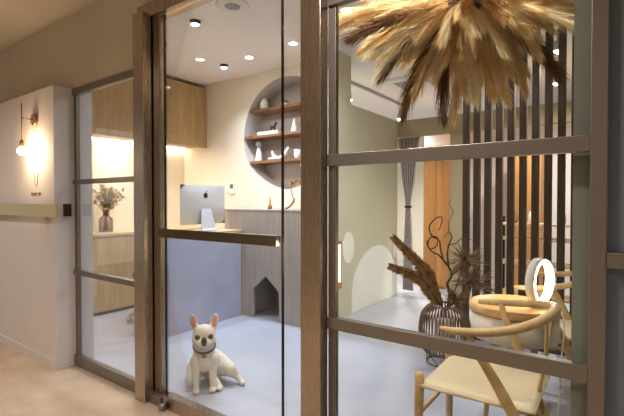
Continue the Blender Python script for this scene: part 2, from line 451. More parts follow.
def spot(name, loc, e, col, ang=110, blend=.6, r=.03, to=None):
    l = bpy.data.lights.new(name, 'SPOT'); l.energy = e; l.color = col; l.spot_size = R(ang); l.spot_blend = blend; l.shadow_soft_size = r
    o = bpy.data.objects.new(name, l); COL.objects.link(o); o.location = loc
    if to is not None: o.rotation_euler = (Vector(to)-Vector(loc)).to_track_quat('-Z', 'Y').to_euler()
    return o
def area(name, loc, e, col, sx, sy, to):
    l = bpy.data.lights.new(name, 'AREA'); l.energy = e; l.color = col; l.shape = 'RECTANGLE'; l.size = sx; l.size_y = sy
    o = bpy.data.objects.new(name, l); COL.objects.link(o); o.location = loc
    o.rotation_euler = (Vector(to)-Vector(loc)).to_track_quat('-Z', 'Y').to_euler(); return o
WARM = (1, .74, .45); WARM2 = (1, .87, .69); COOL = (.73, .825, 1.0); NEUT = (1, .96, .88)
point('sconce_light', (-3.365, yw-.088, 1.498), 20, (1, .70, .44), .034)
# lettering
def text_mb(s, size, loc, name, parent, mat, depth=.0015):
    c = bpy.data.curves.new(name, 'FONT'); c.body = s; c.size = size; c.align_x = 'CENTER'; c.extrude = depth
    t = bpy.data.objects.new(name+'_tmp', c); COL.objects.link(t)
    dg = bpy.context.evaluated_depsgraph_get()
    me = bpy.data.meshes.new_from_object(t.evaluated_get(dg))
    bpy.data.objects.remove(t); bpy.data.curves.remove(c)
    me.transform(Matrix.Rotation(R(90), 4, 'X'))
    me.materials.clear(); me.materials.append(mat)
    o = bpy.data.objects.new(name, me); COL.objects.link(o); o.parent = parent; o.location = Vector(loc)-TL(parent); return o
S = thing('wall_lettering', 'small tan emblem and shop lettering on the white wall under the lamp', 'sign', (-3.36, yw, 1.2))
uu = bez([(-3.385, yw-.001, 1.345), (-3.392, yw-.001, 1.30), (-3.375, yw-.001, 1.262), (-3.355, yw-.001, 1.262), (-3.340, yw-.001, 1.30), (-3.335, yw-.001, 1.338), (-3.312, yw-.001, 1.345)], 6)
MB().tube(uu, .0028, 6).build('emblem', M['tan'], S)
text_mb('roost on', .046, (-3.37, yw-.0012, 1.190), 'lettering', S, M['tan'])
B = thing('push_bar', 'long flat brass bar across the white wall beside the glass panel', 'bar handle', (-3.6, yw-.04, 1.04))
MB().box(-5.4, yw-.052, 1.042, -2.945, yw-.036, 1.13).build('bar', M['brass'], B, bevel=.002)
MB().box(-3.25, yw-.036, 1.06, -3.20, yw+.001, 1.11).build('bracket', M['darkmetal'], B)
MB().box(-4.6, yw-.036, 1.06, -4.55, yw+.001, 1.11).build('bracket', M['darkmetal'], B)
k = MB().box(-3.089, -.075, 1.045, -3.055, -.035, 1.13).build('lock_box', M['darkmetal'])
tag(k, 'dark lock box on the end of the white wall next to the window frame', 'lock')

# ------------------------------------------------------------------ oak cabinets, left side
XC = -4.20
def wall_cabinet(y0, y1, label):
    c = thing('wall_cabinet', label, 'cabinet', (XC, (y0+y1)/2, 1.81), 0, 'oak wall cabinets')
    MB().box(XL+.001, y0+.001, 1.835, XC-.022, y1-.001, 2.55).build('body', M['oak'], c)
    MB().box(XC-.021, y0+.002, 1.812, XC, y1-.002, 2.555).build('door', M['oak'], c, bevel=.001)
    return c
wall_cabinet(.165, 1.13, 'wide oak wall cabinet seen through the left glass panel')
wall_cabinet(1.13, 1.615, 'oak wall cabinet between the wide one and the one touching the back wall')
wall_cabinet(1.615, 2.125, 'oak wall cabinet touching the back wall, above the computer')
st = MB().box(XL+.02, .2, 1.822, XL+.06, 2.1, 1.8345).build('strip_light', M['strip'])
tag(st, 'glowing strip light under the oak wall cabinets', 'light')
area('strip_lamp', (XL+.1, 1.15, 1.81), 31, WARM2, .08, 1.85, (XL+.06, 1.15, 0))
def base_cabinet(y0, y1, label):
    c = thing('base_cabinet', label, 'cabinet', (XC, (y0+y1)/2, 0), 0, 'oak base cabinets')
    MB().box(XL+.001, y0+.001, 0, XC-.05, y1-.001, .79).build('body', M['oak'], c)
    MB().box(XC-.0495, y0+.001, .0, XC-.04, y1-.001, .035).build('kickboard', M['black'], c)
    MB().box(XC-.0215, y0+.002, .037, XC, y1-.002, .79).build('door', M['oak'], c, bevel=.001)
base_cabinet(.165, 1.13, 'oak base cabinet under the vase, seen through the left glass panel')
base_cabinet(1.13, 2.12, 'oak base cabinet behind the reception desk')
tag(MB().box(XL+.001, .165, .792, XC+.01, 2.125, .822).build('worktop', M['oak_light'], bevel=.002), 'pale oak worktop along the base cabinets', 'worktop')
# vase with dried flowers
vx, vy, vz = -4.40, .93, .8225
v = MB().lathe([(.064, 0), (.070, .006), (.070, .13), (.058, .155), (.032, .168), (.032, .19), (.038, .196), (.029, .19), (.027, .17), (.054, .152), (.066, .128), (.066, .008), (0.0, .006)], 28, (vx, vy, vz)).build('glass_vase', M['vaseglass'])
tag(v, 'clear glass bottle vase of dried flowers on the oak worktop', 'vase')
bq = thing('dried_bouquet', 'bunch of dried flowers and leaves in the glass bottle vase', 'dried flowers', (vx, vy, vz+.01))
stm = MB(); lv = MB()
for i in range(40):
    a = random.uniform(0, 2*PI); sp = random.uniform(.03, .24); hh = random.uniform(.40, .52) - sp*.45
    tip = Vector((vx+sp*math.cos(a)*.6, vy+sp*math.sin(a), vz+hh))
    base = Vector((vx+random.uniform(-.03, .03), vy+random.uniform(-.03, .03), vz+.012))
    neck = Vector((vx+.014*math.cos(a), vy+.014*math.sin(a), vz+.18))
    pp = bez([base, neck, neck.lerp(tip, .55)+Vector((0, 0, .02)), tip], 4)
    stm.tube(pp, .0018, 5)
    if i % 2:
        fl = MB()
        for q in range(34):
            dr = Vector((random.gauss(0, 1), random.gauss(0, 1), random.gauss(.6, 1))).normalized()
            p0 = tip+dr*.002; sd = dr.orthogonal().normalized()*.005
            p1 = tip+dr*random.uniform(.022, .05)
            fl.add([p0-sd, p0+sd, p1], [(0, 1, 2)])
        fl.build('flower_head', M['dryflower'], bq, fix=False)
    else:
        for q in range(14):
            t = .25+.75*q/13; c = neck.lerp(tip, t)+Vector((0, 0, .02*(1-t)))
            dr = (Vector((random.gauss(0, 1), random.gauss(0, 1), .7))).normalized()
            sd = dr.cross(Vector((0, 0, 1))).normalized()*.009
            ln = random.uniform(.045, .085)
            lv.add([c, c+dr*ln*.5+sd, c+dr*ln, c+dr*ln*.5-sd], [(0, 1, 2, 3)])
stm.build('stems', M['drygreen'], bq, fix=False); lv.build('leaves', M['drygreen'], bq, fix=False)

# ------------------------------------------------------------------ reception desk, computer, stool
dk = thing('reception_desk', 'grey concrete reception desk behind the glass door', 'desk', (-3.27, 1.15, 0))
MB().box(-3.09, .68, 0, -3.07, 1.60, .835).build('front_panel', M['concrete'], dk, bevel=.002)
MB().box(-3.47, .68, 0, -3.0905, .70, .835).build('side_panel', M['concrete'], dk, bevel=.002)
MB().box(-3.475, .675, .836, -3.065, 1.61, .862).build('desktop', M['oak_light'], dk, bevel=.002)
ic = thing('desktop_computer', 'silver all-in-one desktop computer seen from behind on the desk', 'computer', (-3.30, 1.315, .862))
xs = -3.30
bk = MB()
ny, nz = 12, 8; W, H0, H1 = .545, .925, 1.305
gv = []
for i in range(nz+1):
    for j in range(ny+1):
        a, b = j/ny*2-1, i/nz*2-1
        bulge = .03*(1-a*a)**.7*(1-b**2)**.7 if abs(a) < 1 and abs(b) < 1 else 0
        gv.append((xs+.006+bulge, 1.315+a*W/2, H0+(H1-H0)*(b+1)/2))
bk.add(gv, [(i*(ny+1)+j, i*(ny+1)+j+1, (i+1)*(ny+1)+j+1, (i+1)*(ny+1)+j) for i in range(nz) for j in range(ny)], True)
bk.box(xs, 1.315-W/2, H0, xs+.006, 1.315+W/2, H1)
hs = bk.build('housing', M['alu'], ic)
MB().box(xs-.002, 1.315-W/2+.01, H0+.08, xs, 1.315+W/2-.01, H1-.01).build('display', M['black'], ic)
sb = MB().prism([(-3.262, 1.07), (-3.256, 1.075), (-3.215, .885), (-3.195, .870), (-3.20, .8625), (-3.38, .8625), (-3.38, .868), (-3.23, .872)], 1.315-.085, 1.315+.085, 'y')
for i, p in enumerate(sb.v):
    if p.z > 1.0: p.y = 1.315+(p.y-1.315)*.72
sb.build('stand', M['alu_stand'], ic, bevel=.002)
# emblem: bitten apple with leaf
ap = []
for k_ in range(40):
    a = 2*PI*k_/40+PI/2
    r = .026*(1-.16*max(0, math.cos(a-PI/2))**8-.10*max(0, math.cos(a+PI/2))**10)
    y, z = r*math.cos(a)*.95, r*math.sin(a)*1.05
    if (y-.028)**2+(z-.004)**2 < .011**2:
        ang = math.atan2(z-.004, y-.028); y, z = .028+.011*math.cos(ang if abs(ang) > PI/2 else PI-ang), .004+.011*math.sin(ang if abs(ang) > PI/2 else PI-ang)
    ap.append((1.315+y, 1.205+z))
em = MB().prism(ap, xs+.036, xs+.039, 'x')
em.prism([(1.315, 1.234), (1.321, 1.236), (1.328, 1.244), (1.329, 1.252), (1.322, 1.249), (1.316, 1.242)], xs+.036, xs+.039, 'x')
em.build('emblem', M['black'], hs)
# stool behind the desk
so = thing('office_stool', 'low office stool on castors behind the reception desk, one castor showing', 'stool', (-3.74, 1.03, 0))
c0 = Vector((-3.74, 1.03, 0))
MB().lathe([(.15, 0), (.17, .012), (.17, .05), (.15, .062)], 28, c0+Vector((0, 0, .40))).build('seat', M['black'], so)
MB().tube([c0+Vector((0, 0, .085)), c0+Vector((0, 0, .40))], .022, 12).build('column', M['alu'], so)
st_ = MB()
for q in range(5):
    a = R(-96+72*q); e = c0+Vector((.225*math.cos(a), .225*math.sin(a), .065))
    st_.tube([c0+Vector((0, 0, .09)), e], [.018, .012], 8)
    MB().lathe([(.0, -.02), (.022, -.018), (.026, 0), (.022, .018), (0, .02)], 16, (e.x, e.y, .0265), 'x').tube([(e.x, e.y, .04), (e.x, e.y, .066)], .008, 8).build('caster', M['alu_stand'], so)
st_.build('base', M['alu'], so)

# ------------------------------------------------------------------ grey wooden counter with a dog house opening
ct = thing('kennel_counter', 'grey wood counter with a house-shaped dog opening at the floor', 'counter', (-2.75, 1.87, 0))
YK = 1.62; K0, K1, KT = -3.33, XP-.101, 1.05
hx0, hx1, hz1, hzt, hxm = -2.928, -2.592, .285, .425, -2.76
f = MB()
def quad(*p): f.add([(a, YK, b) for a, b in p], [tuple(range(len(p)))])
quad((K0, 0), (hx0, 0), (hx0, hz1), (K0, hz1)); quad((hx1, 0), (K1, 0), (K1, hz1), (hx1, hz1))
quad((K0, hz1), (hx0, hz1), (hxm, hzt), (K0, hzt)); quad((hxm, hzt), (hx1, hz1), (K1, hz1), (K1, hzt)); quad((K0, hzt), (hxm, hzt), (K1, hzt), (K1, KT), (K0, KT))
# reveal of the opening
hp = [(hx0, 0), (hx0, hz1), (hxm, hzt), (hx1, hz1), (hx1, 0)]
for (a, b), (c, e) in zip(hp[:-1], hp[1:]):
    f.add([(a, YK, b), (c, YK, e), (c, YK+.03, e), (a, YK+.03, b)], [(0, 1, 2, 3)])
f.add([(K0, YK, 0), (K0, YK, KT), (K0, YB-.002, KT), (K0, YB-.002, 0)], [(0, 1, 2, 3)])
f.add([(K1, YK, 0), (K1, YK, KT), (K1, YB-.002, KT), (K1, YB-.002, 0)], [(0, 1, 2, 3)])
f.build('front_panel', M['greywood'], ct)
MB().box(K0-.004, YK-.004, KT+.0005, K1, YB-.002, KT+.018).build('counter_top', M['greywood'], ct, bevel=.002)
MB().box(hx0-.07, YK+.03, .0015, hx1+.07, YK+.035, .003).box(hx0-.07, YK+.42, .003, hx1+.07, YK+.43, .5).box(hx0-.08, YK+.03, .003, hx0-.07, YK+.43, .5).box(hx1+.07, YK+.03, .003, hx1+.08, YK+.43, .5).box(hx0-.08, YK+.03, .5, hx1+.08, YK+.43, .51).build('kennel_lining', M['greywood'], ct)

# ------------------------------------------------------------------ niche shelves and ornaments
def half(z): return math.sqrt(max(0, NR**2-(z-NC[1])**2))
SH = [2.165, 1.868, 1.580]
for z, lab in zip(SH, ('uppermost walnut shelf in the round wall niche', 'middle walnut shelf in the round wall niche', 'lowest walnut shelf in the round wall niche')):
    hw = half(z+.0 if z < NC[1] else z+.028)-.002; hw2 = half(z if z < NC[1] else z+.028)-.004
    tag(MB().box(NC[0]-hw2, YB+.004, z, NC[0]+hw2, YB+ND-.003, z+.028).build('niche_shelf', M['shelfwood'], bevel=.001), lab, 'shelf', 'walnut shelves in the niche')
yo = YB+.10
def orn(name, mb, mat, label, cat): return tag(mb.build(name, mat), label, cat)
z = SH[0]+.0285
egg = [(0, 0), (.03, .001), (.045, .02), (.052, .05), (.047, .085), (.035, .115), (.018, .138), (0, .145)]
orn('egg_ornament', MB().lathe(egg, 24, (-3.325, yo, z)), M['white'], 'white egg-shaped ornament on the uppermost niche shelf', 'ornament')
bo = thing('ball_ornament', 'small round ornament half white and half brown on the uppermost niche shelf', 'ornament', (-3.02, yo, z))
MB().lathe([(0, 0), (.025, .006), (.04, .024), (.044, .042)], 20, (-3.02, yo, z)).build('base', M['white'], bo)
MB().lathe([(.0442, .042), (.04, .06), (.025, .078), (0, .084)], 20, (-3.02, yo, z)).build('lid', M['gold'], bo)
z = SH[1]+.0285
orn('pebble_ornament', MB().ell((-3.45, yo, z+.02), (.035, .03, .02)), M['orangewood'], 'tiny brown pebble ornament at the left end of the middle niche shelf', 'ornament')
orn('white_book', MB().box(-3.37, yo-.07, z, -3.06, yo+.06, z+.042), M['white'], 'flat white box lying on the middle niche shelf', 'box')
fg = MB()
z2 = z+.0425
fx = -3.19
fg.tube([(fx-.035, yo, z2+.05), (fx+.025, yo, z2+.055)], .013, 8)
for dx, dy in ((-.03, -.006), (-.03, .008), (.02, -.006), (.02, .008)):
    fg.tube([(fx+dx, yo+dy, z2), (fx+dx, yo+dy, z2+.05)], .006, 6)
fg.tube([(fx+.025, yo, z2+.055), (fx+.035, yo, z2+.085)], .011, 8).ell((fx+.042, yo, z2+.092), (.02, .012, .012)).tube([(fx-.035, yo, z2+.055), (fx-.055, yo, z2+.08)], .004, 6)
orn('dog_figurine', fg, M['black'], 'tiny black animal figurine on the flat white box', 'figurine')
orn('cone_ornament', MB().lathe([(.042, 0), (.04, .02), (.02, .11), (.006, .16), (0, .165)], 20, (-2.885, yo, z)), M['white'], 'white cone ornament on the middle niche shelf beside the post', 'ornament')
z = SH[2]+.0285
ds = thing('bottle_ornament', 'white tapered bottle with grey ball stopper on the lowest niche shelf', 'ornament', (-3.41, yo, z))
MB().lathe([(.045, 0), (.046, .01), (.036, .09), (.022, .15), (.018, .17)], 22, (-3.41, yo, z)).build('bottle', M['white'], ds)
MB().ell((-3.41, yo, z+.205), (.042, .042, .04)).build('stopper', M['concrete'], ds)
bn = bez([(-3.08-.13, yo, z+.12), (-3.08-.105, yo, z+.055), (-3.08-.03, yo, z+.022), (-3.08+.05, yo, z+.05), (-3.08+.10, yo, z+.115), (-3.08+.11, yo, z+.15)], 5)
orn('crescent_ornament', MB().tube(bn, lerp_r([.004, .022, .026, .026, .02, .005], 5), 12).ell((-3.20, yo-.02, z+.02), (.05, .03, .02)).tube([(-3.20, yo-.02, z+.02), (-3.11, yo, z+.03)], .012, 8), M['white'], 'white crescent-shaped ornament on the lowest niche shelf', 'ornament')
orn('small_white_cup', MB().lathe([(.03, 0), (.034, .004), (.036, .1), (.033, .1), (.03, .01), (0, .008)], 20, (-2.845, yo, z)), M['white'], 'small white cup at the right of the lowest niche shelf', 'cup')
# posy at the bottom of the niche, trailing stem down to the counter
po = thing('flower_posy', 'small golden dried posy hanging over the bottom rim of the niche', 'dried flowers', (-2.82, YB+.03, 1.31))
pf = MB()
for i in range(70):
    cx = random.choice([(-2.86, 1.33), (-2.80, 1.345), (-2.74, 1.325)])
    dr = Vector((random.gauss(0, 1), random.gauss(-.3, 1), random.gauss(.5, 1))).normalized(); p0 = Vector((cx[0], YB+.03, cx[1]+.015)); sd = dr.orthogonal().normalized()*.007
    pf.add([p0-sd, p0+sd, p0+dr*.035], [(0, 1, 2)])
pf.build('petals', M['dryflower'], po, fix=False)
MB().tube(bez([(-2.80, YB+.03, 1.335), (-2.84, YB-.012, 1.30), (-2.82, YB-.02, 1.22), (-2.79, YB-.02, 1.13)], 5), .003, 6).build('stem', M['drygreen'], po)
zt = KT+.0185
orn('mini_tower', MB().lathe([(.024, 0), (.022, .03), (.010, .045), (.007, .09), (0, .16)], 14, (-2.86, 1.80, zt)), M['dryflower'], 'small pinkish spire ornament standing on the grey counter', 'ornament')
wv = MB().tube(bez([(-2.66, 1.80, zt+.006), (-2.62, 1.80, zt+.02), (-2.575, 1.80, zt+.055), (-2.545, 1.80, zt+.105)], 5), lerp_r([.008, .010, .010, .006], 5), 10)
orn('curved_ornament', wv, M['gold'], 'curved dark gold ornament on the grey counter beside the post', 'ornament')
# thermostat and switch
th = thing('wall_controller', 'white wall controller with grey screen right of the computer', 'controller', (-3.745, YB, 1.30))
MB().box(-3.785, YB-.016, 1.235, -3.705, YB, 1.365).build('case', M['whiteplastic'], th, bevel=.003)
MB().box(-3.773, YB-.0175, 1.30, -3.722, YB-.0163, 1.352).build('screen', M['lcd'], th)
sw = thing('wall_switch', 'plain white wall switch between the computer and the wall controller', 'switch', (-3.86, YB, 1.30))
MB().box(-3.875, YB-.008, 1.24, -3.815, YB, 1.36).build('plate', M['whiteplastic'], sw, bevel=.002)
MB().box(-3.857, YB-.0105, 1.27, -3.833, YB-.0083, 1.33).build('rocker', M['white'], sw)

# glowing panel on the partition, imitates a warm reflection in the window glass
lp = thing('reflection_panel', 'small glowing wood-framed panel imitating a reflection in the glass, low on the sage wall', 'wall lamp', (XP, 1.99, .55))
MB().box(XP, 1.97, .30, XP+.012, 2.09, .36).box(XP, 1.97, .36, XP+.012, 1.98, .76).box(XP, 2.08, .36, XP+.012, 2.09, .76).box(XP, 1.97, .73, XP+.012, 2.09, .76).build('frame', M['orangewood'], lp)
MB().box(XP, 1.981, .361, XP+.008, 2.079, .729).build('glow_panel', M['reflglow'], lp)

# ------------------------------------------------------------------ ceiling fittings
def spot_head(x, y, label):
    t = thing('ceiling_spotlight', label, 'spotlight', (x, y, CZ), 0, 'small ceiling spotlights')
    MB().lathe([(.034, -.028), (.038, -.026), (.038, -.003), (.045, -.002), (.045, 0)], 20, (x, y, CZ)).build('housing', M['darkmetal'], t)
    MB().lathe([(.0, -.036), (.022, -.0345), (.032, -.0285)], 20, (x, y, CZ)).build('lens', M['led'], t)
    return t
for x, y, lab in ((-2.78, .805, 'dark ceiling spotlight nearest to the glass door header'), (-3.41, .938, 'dark ceiling spotlight above the left edge of the glass door'), (-3.426, 1.706, 'dark ceiling spotlight in front of the upper oak cabinet corner')):
    spot_head(x, y, lab)
def downlight(x, y, mat, label, r=.05):
    t = thing('downlight', label, 'downlight', (x, y, CZ), 0, 'recessed ceiling downlights')
    MB().lathe([(r*.82, -.006), (r, -.005), (r*1.02, 0)], 28, (x, y, CZ)).build('trim_ring', M['whiteplastic'], t)
    MB().lathe([(0, -.0075), (r*.8, -.0073), (r*.81, -.0062)], 28, (x, y, CZ)).build('lens', mat, t)
downlight(-3.032, 1.679, M['led'], 'lit recessed downlight in the middle of the reception ceiling', .045)
downlight(-2.437, 1.641, M['led'], 'lit recessed downlight beside the right steel post', .045)
downlight(-3.48, 1.43, M['led_dim'], 'dim recessed downlight between the dark spotlights', .055)
downlight(-1.686, 1.352, M['led_dim'], 'dim recessed downlight left of the hanging pampas', .055)
vt = thing('ceiling_vent', 'round grey vent in the ceiling at the top of the photo', 'vent', (-2.33, .785, CZ))
MB().lathe([(0.06, -.012), (.11, -.008), (.125, 0)], 32, (-2.33, .785, CZ)).build('rim', M['whiteplastic'], vt)
MB().lathe([(0, -.013), (.058, -.013), (.059, -.0122)], 24, (-2.33, .785, CZ)).build('cap', M['acgrille'], vt)
for x, y, e in ((-2.78, .805, 13), (-3.41, .938, 9), (-3.426, 1.706, 9), (-3.032, 1.679, 12), (-2.437, 1.641, 12)):
    spot('spot_lamp', (x, y, CZ-.07), e*4.6, COOL, 115, .9, .03, (x, y, 0))
spot('niche_spot', (-2.78, .805, CZ-.06), 45, NEUT, 50, .8, .03, (-2.92, YB, 1.85))
# track light
tr = thing('track_rail', 'thin grey lighting track hanging below the ceiling over the sage wall', 'track', (-2.62, 3.8, CZ))
MB().box(-2.645, 2.9, CZ-.035, -2.615, 4.62, CZ-.01).box(-2.635, 3.2, CZ-.01, -2.625, 3.22, CZ).box(-2.635, 4.3, CZ-.01, -2.625, 4.32, CZ).build('rail', M['acgrille'], tr)
def track_spot(x, y, z, label):
    t = thing('track_spotlight', label, 'spotlight', (x, y, z), 0, 'bright spotlights in the rear room')
    MB().tube([(x, y, CZ-.0355), (x, y, z+.04)], .006, 8).build('stem', M['acgrille'], t)
    MB().lathe([(.03, -.035), (.036, -.03), (.036, .04), (.02, .05)], 18, (x, y, z)).build('housing', M['whiteplastic'], t)
    MB().ell((x, y, z-.036), (.028, .028, .02), n=14, k=8).build('lens', M['led'], t)
track_spot(-2.63, 2.98, 2.40, 'track spotlight half hidden by the full-height end of the sage wall')
track_spot(-2.63, 4.40, 2.39, 'track spotlight above the corner where the curtain hangs')
for x, y, z, lab in ((-1.807, 4.642, 2.39, 'spotlight left of the slats, above the header beam'), (-.536, 3.612, 2.40, 'spotlight seen between the right-hand slats'), (-.42, 2.6, 2.42, 'spotlight beside the right tips of the hanging pampas')):
    track_spot(x, y, z, lab)
ac = thing('air_conditioner', 'ceiling cassette air conditioner left of the pampas', 'air conditioner', (-2.1, 3.5, CZ))
MB().box(-2.36, 3.2, CZ-.03, -1.86, 3.75, CZ).build('panel', M['whiteplastic'], ac, bevel=.004)
MB().box(-2.22, 3.32, CZ-.036, -1.95, 3.62, CZ-.0305).build('grille', M['acgrille'], ac)
sd_ = MB().lathe([(.0, -.05), (.03, -.048), (.05, -.03), (.05, 0)], 24, (-1.78, 3.7, CZ)).build('smoke_detector', M['gold'])
tag(sd_, 'small round detector on the ceiling below the pampas tips', 'detector')
for x, y in ((-2.63, 2.98), (-2.63, 4.40), (-1.807, 4.64), (-.536, 3.62), (-.42, 2.6)):
    spot('rear_lamp', (x, y, 2.31), 130, NEUT, 150, .9, .04, (x, y, 0))
spot('room_lamp', (-1.686, 1.352, CZ-.03), 70, (.90, .93, 1), 160, .9, .05, (-2.1, 1.2, 0))
spot('pampas_fill', (-.62, .12, 2.52), 120, NEUT, 120, .8, .06, (-.60, .5, 1.8))  # added fill from above, brightens the front of the pampas
spot('pampas_fill', (-1.28, .16, 2.56), 120, NEUT, 75, .8, .06, (-.62, .55, 1.95))  # second added fill, brightens the pampas from the left
downlight(-1.28, .16, M['led_dim'], 'added downlight for the pampas, close behind the right steel post of the door', .055)  # unseen fittings added to go with the two pampas fills
downlight(-.62, .12, M['led_dim'], 'added downlight for the pampas, close behind the glass above it', .055)

# ------------------------------------------------------------------ rear room furniture
cu = thing('curtain', 'grey curtain tied at the corner of the rear opening', 'curtain', (-2.1, 3.45, 0))
cv, cf = [], []
zs_ = [.06, .35, .7, 1.0, 1.08, 1.16, 1.4, 1.7, 1.92]; wd = [.11, .10, .085, .06, .05, .06, .13, .18, .23]
NN = 40
for z_, w_ in zip(zs_, wd):
    for j in range(NN+1):
        a = j/NN
        cv.append((-2.12+ (a-.5)*w_*1.25+.035, 3.46+.022*math.sin(a*2*PI*6), z_))
n1 = NN+1
for i in range(len(zs_)-1):
    for j in range(NN): cf.append((i*n1+j, i*n1+j+1, (i+1)*n1+j+1, (i+1)*n1+j))
co = MB().add(cv, cf, True).build('drape', M['curtain'], cu)
sm = co.modifiers.new('thick', 'SOLIDIFY'); sm.thickness = .003
MB().lathe([(.042, -.012), (.046, 0), (.042, .012), (.038, 0), (.042, -.012)], 20, (-2.085, 3.46, 1.08)).build('tie_band', M['darkmetal'], cu)
wd_ = thing('wardrobe', 'tall honey wood cupboard beside the curtain', 'cupboard', (-1.9, 4.1, 0))
MB().box(-2.10, 4.02, 0, -1.82, 4.4, 1.87).build('body', M['orangewood'], wd_)
MB().box(-2.10, 4.0, .04, -1.938, 4.019, 1.865).build('door', M['orangewood'], wd_, bevel=.002)
MB().box(-1.934, 4.0, .04, -1.82, 4.019, 1.865).build('door', M['orangewood'], wd_, bevel=.002)
wd2 = thing('wardrobe', 'tall honey wood cupboard seen between the middle slats', 'cupboard', (-.9, 4.1, 0))
MB().box(-1.015, 4.02, 0, -.72, 4.4, 1.75).build('body', M['orangewood'], wd2)
MB().box(-1.015, 4.0, .04, -.869, 4.019, 1.745).build('door', M['orangewood'], wd2, bevel=.002)
MB().box(-.865, 4.0, .04, -.72, 4.019, 1.745).build('door', M['orangewood'], wd2, bevel=.002)
rk = thing('display_rack', 'low open shelf rack behind the right-hand slats', 'shelf', (-.5, 3.0, 0))
for z_ in (.25, .55, .78, .92):
    MB().box(-.95, 2.9, z_, -.05, 3.2, z_+.018).build('shelf_board', M['oak_light'], rk)
for xx in (-.95, -.07):
    for yy in (2.9, 3.18):
        MB().box(xx, yy-.0, 0, xx+.02, yy+.02, 1.0).build('upright', M['darkmetal'], rk)
for i, (xx, c_) in enumerate(((-.82, 'drybrown'), (-.66, 'white'), (-.42, 'orangewood'), (-.28, 'white'))):
    lab = ('brown jar at the left end of the low shelf rack', 'white jar next to the brown one on the low shelf rack', 'honey coloured jar on the low shelf rack', 'white jar at the right of the low shelf rack')[i]
    tag(MB().lathe([(.03, 0), (.036, .005), (.036, .08), (.024, .1), (.024, .115)], 16, (xx, 3.03, .9385)).build('jar', M[c_]), lab, 'jar', 'jars on the low shelf rack')
# slat screen
ss = thing('slat_screen', 'tall dark brown screen of upright wooden slats behind the table', 'screen', (-.65, 2.22, 0))
for i in range(13):
    x_ = -1.066+.0867*i
    MB().box(x_, 2.20, .03, x_+.050, 2.25, CZ-.03).build('slat', M['darkwood'], ss, bevel=.001)
MB().box(-1.08, 2.195, 0.001, .04, 2.255, .0295).build('bottom_rail', M['darkwood'], ss)
MB().box(-1.08, 2.195, CZ-.0295, .04, 2.255, CZ-.001).build('top_rail', M['darkwood'], ss)

# ------------------------------------------------------------------ wishbone chairs
def make_chair(label):
    t = thing('wishbone_chair', label, 'chair', (-.43, .37, 0), PI, 'pale wood wishbone chairs')
    ash = M['ash']; n = 8
    def P(mb, name, mat=ash): return mb.build(name, mat, t, world=False)
    half_ = [(.10, .262, .678), (.03, .272, .682), (-.06, .262, .692), (-.145, .222, .708), (-.205, .148, .726), (-.236, .06, .738)]
    rail = half_+[(-.242, 0, .741)]+[(x, -y, z) for x, y, z in half_[::-1]]
    rr = [.010, .0145, .0155, .016, .017, .019, .020, .019, .017, .016, .0155, .0145, .010]
    P(MB().tube(bez(rail, n), lerp_r(rr, n), 14), 'top_rail')
    for s in (1, -1):
        P(MB().tube([(.215, s*.205, 0), (.213, s*.195, .2), (.21, s*.187, .40), (.21, s*.186, .455), (.21, s*.186, .466)], [.0125, .0165, .0185, .018, .011], 14), 'leg')
        rl = bez([(-.235, s*.195, 0), (-.195, s*.190, .2), (-.145, s*.192, .37), (-.11, s*.202, .45), (-.06, s*.226, .55), (-.02, s*.248, .62), (.0, s*.264, .681)], 6)
        P(MB().tube(rl, lerp_r([.0125, .0165, .0195, .0205, .0175, .014, .011], 6), 14), 'leg')
        P(MB().tube([(.21, s*.19, .26), (-.205, s*.187, .24)], .0105, 10), 'stretcher')
    P(MB().tube([(.212, -.19, .30), (.212, .19, .30)], .0105, 10), 'stretcher')
    P(MB().tube([(-.205, -.186, .30), (-.205, .186, .30)], .0105, 10), 'stretcher')
    # Y splat
    sp = MB().tube(bez([(-.186, 0, .40), (-.20, 0, .48), (-.212, 0, .555)], 4), [.017]*9, 10, flat=.45)
    for s in (1, -1):
        sp.tube(bez([(-.203, s*.004, .50), (-.213, s*.018, .57), (-.222, s*.055, .65), (-.226, s*.088, .732)], 4), lerp_r([.012, .0125, .013, .014], 4), 10, flat=.5)
    P(sp, 'back_splat')
    # woven seat, dished, thick front roll
    A, Bn = 16, 16; vs = []
    for lay in (0, 1):
        for i in range(A+1):
            for j in range(Bn+1):
                a, b = i/A*2-1, j/Bn*2-1
                x = a*.205; hwid = .19+ (a+1)/2*.018
                e = max(abs(a), abs(b))
                top = .437-.016*(1-e**2) - .014*max(0, (e-.86)/.14)**2
                bot = .402+.012*max(0, (e-.86)/.14)**2
                y = b*hwid
                vs.append((x, y, top if lay == 0 else bot))
    w = Bn+1; o = (A+1)*w; fs = []
    for i in range(A):
        for j in range(Bn):
            q = (i*w+j, i*w+j+1, (i+1)*w+j+1, (i+1)*w+j); fs.append(q[::-1]); fs.append(tuple(o+k_ for k_ in q))
    def side(idx):
        for a_, b_ in zip(idx[:-1], idx[1:]): fs.append((a_, b_, o+b_, o+a_))
    side([j for j in range(w)]); side([A*w+j for j in range(w)][::-1]); side([i*w for i in range(A+1)][::-1]); side([i*w+Bn for i in range(A+1)])
    P(MB().add(vs, fs, True), 'seat', M['cord'])
    return t
ch = make_chair('pale wood wishbone chair with woven seat nearest to the window')
ch2 = copy_tree(ch); ch2.location = (-.36, 1.36, 0)
ch2['label'] = 'pale wood wishbone chair behind the round table and ring lamp'
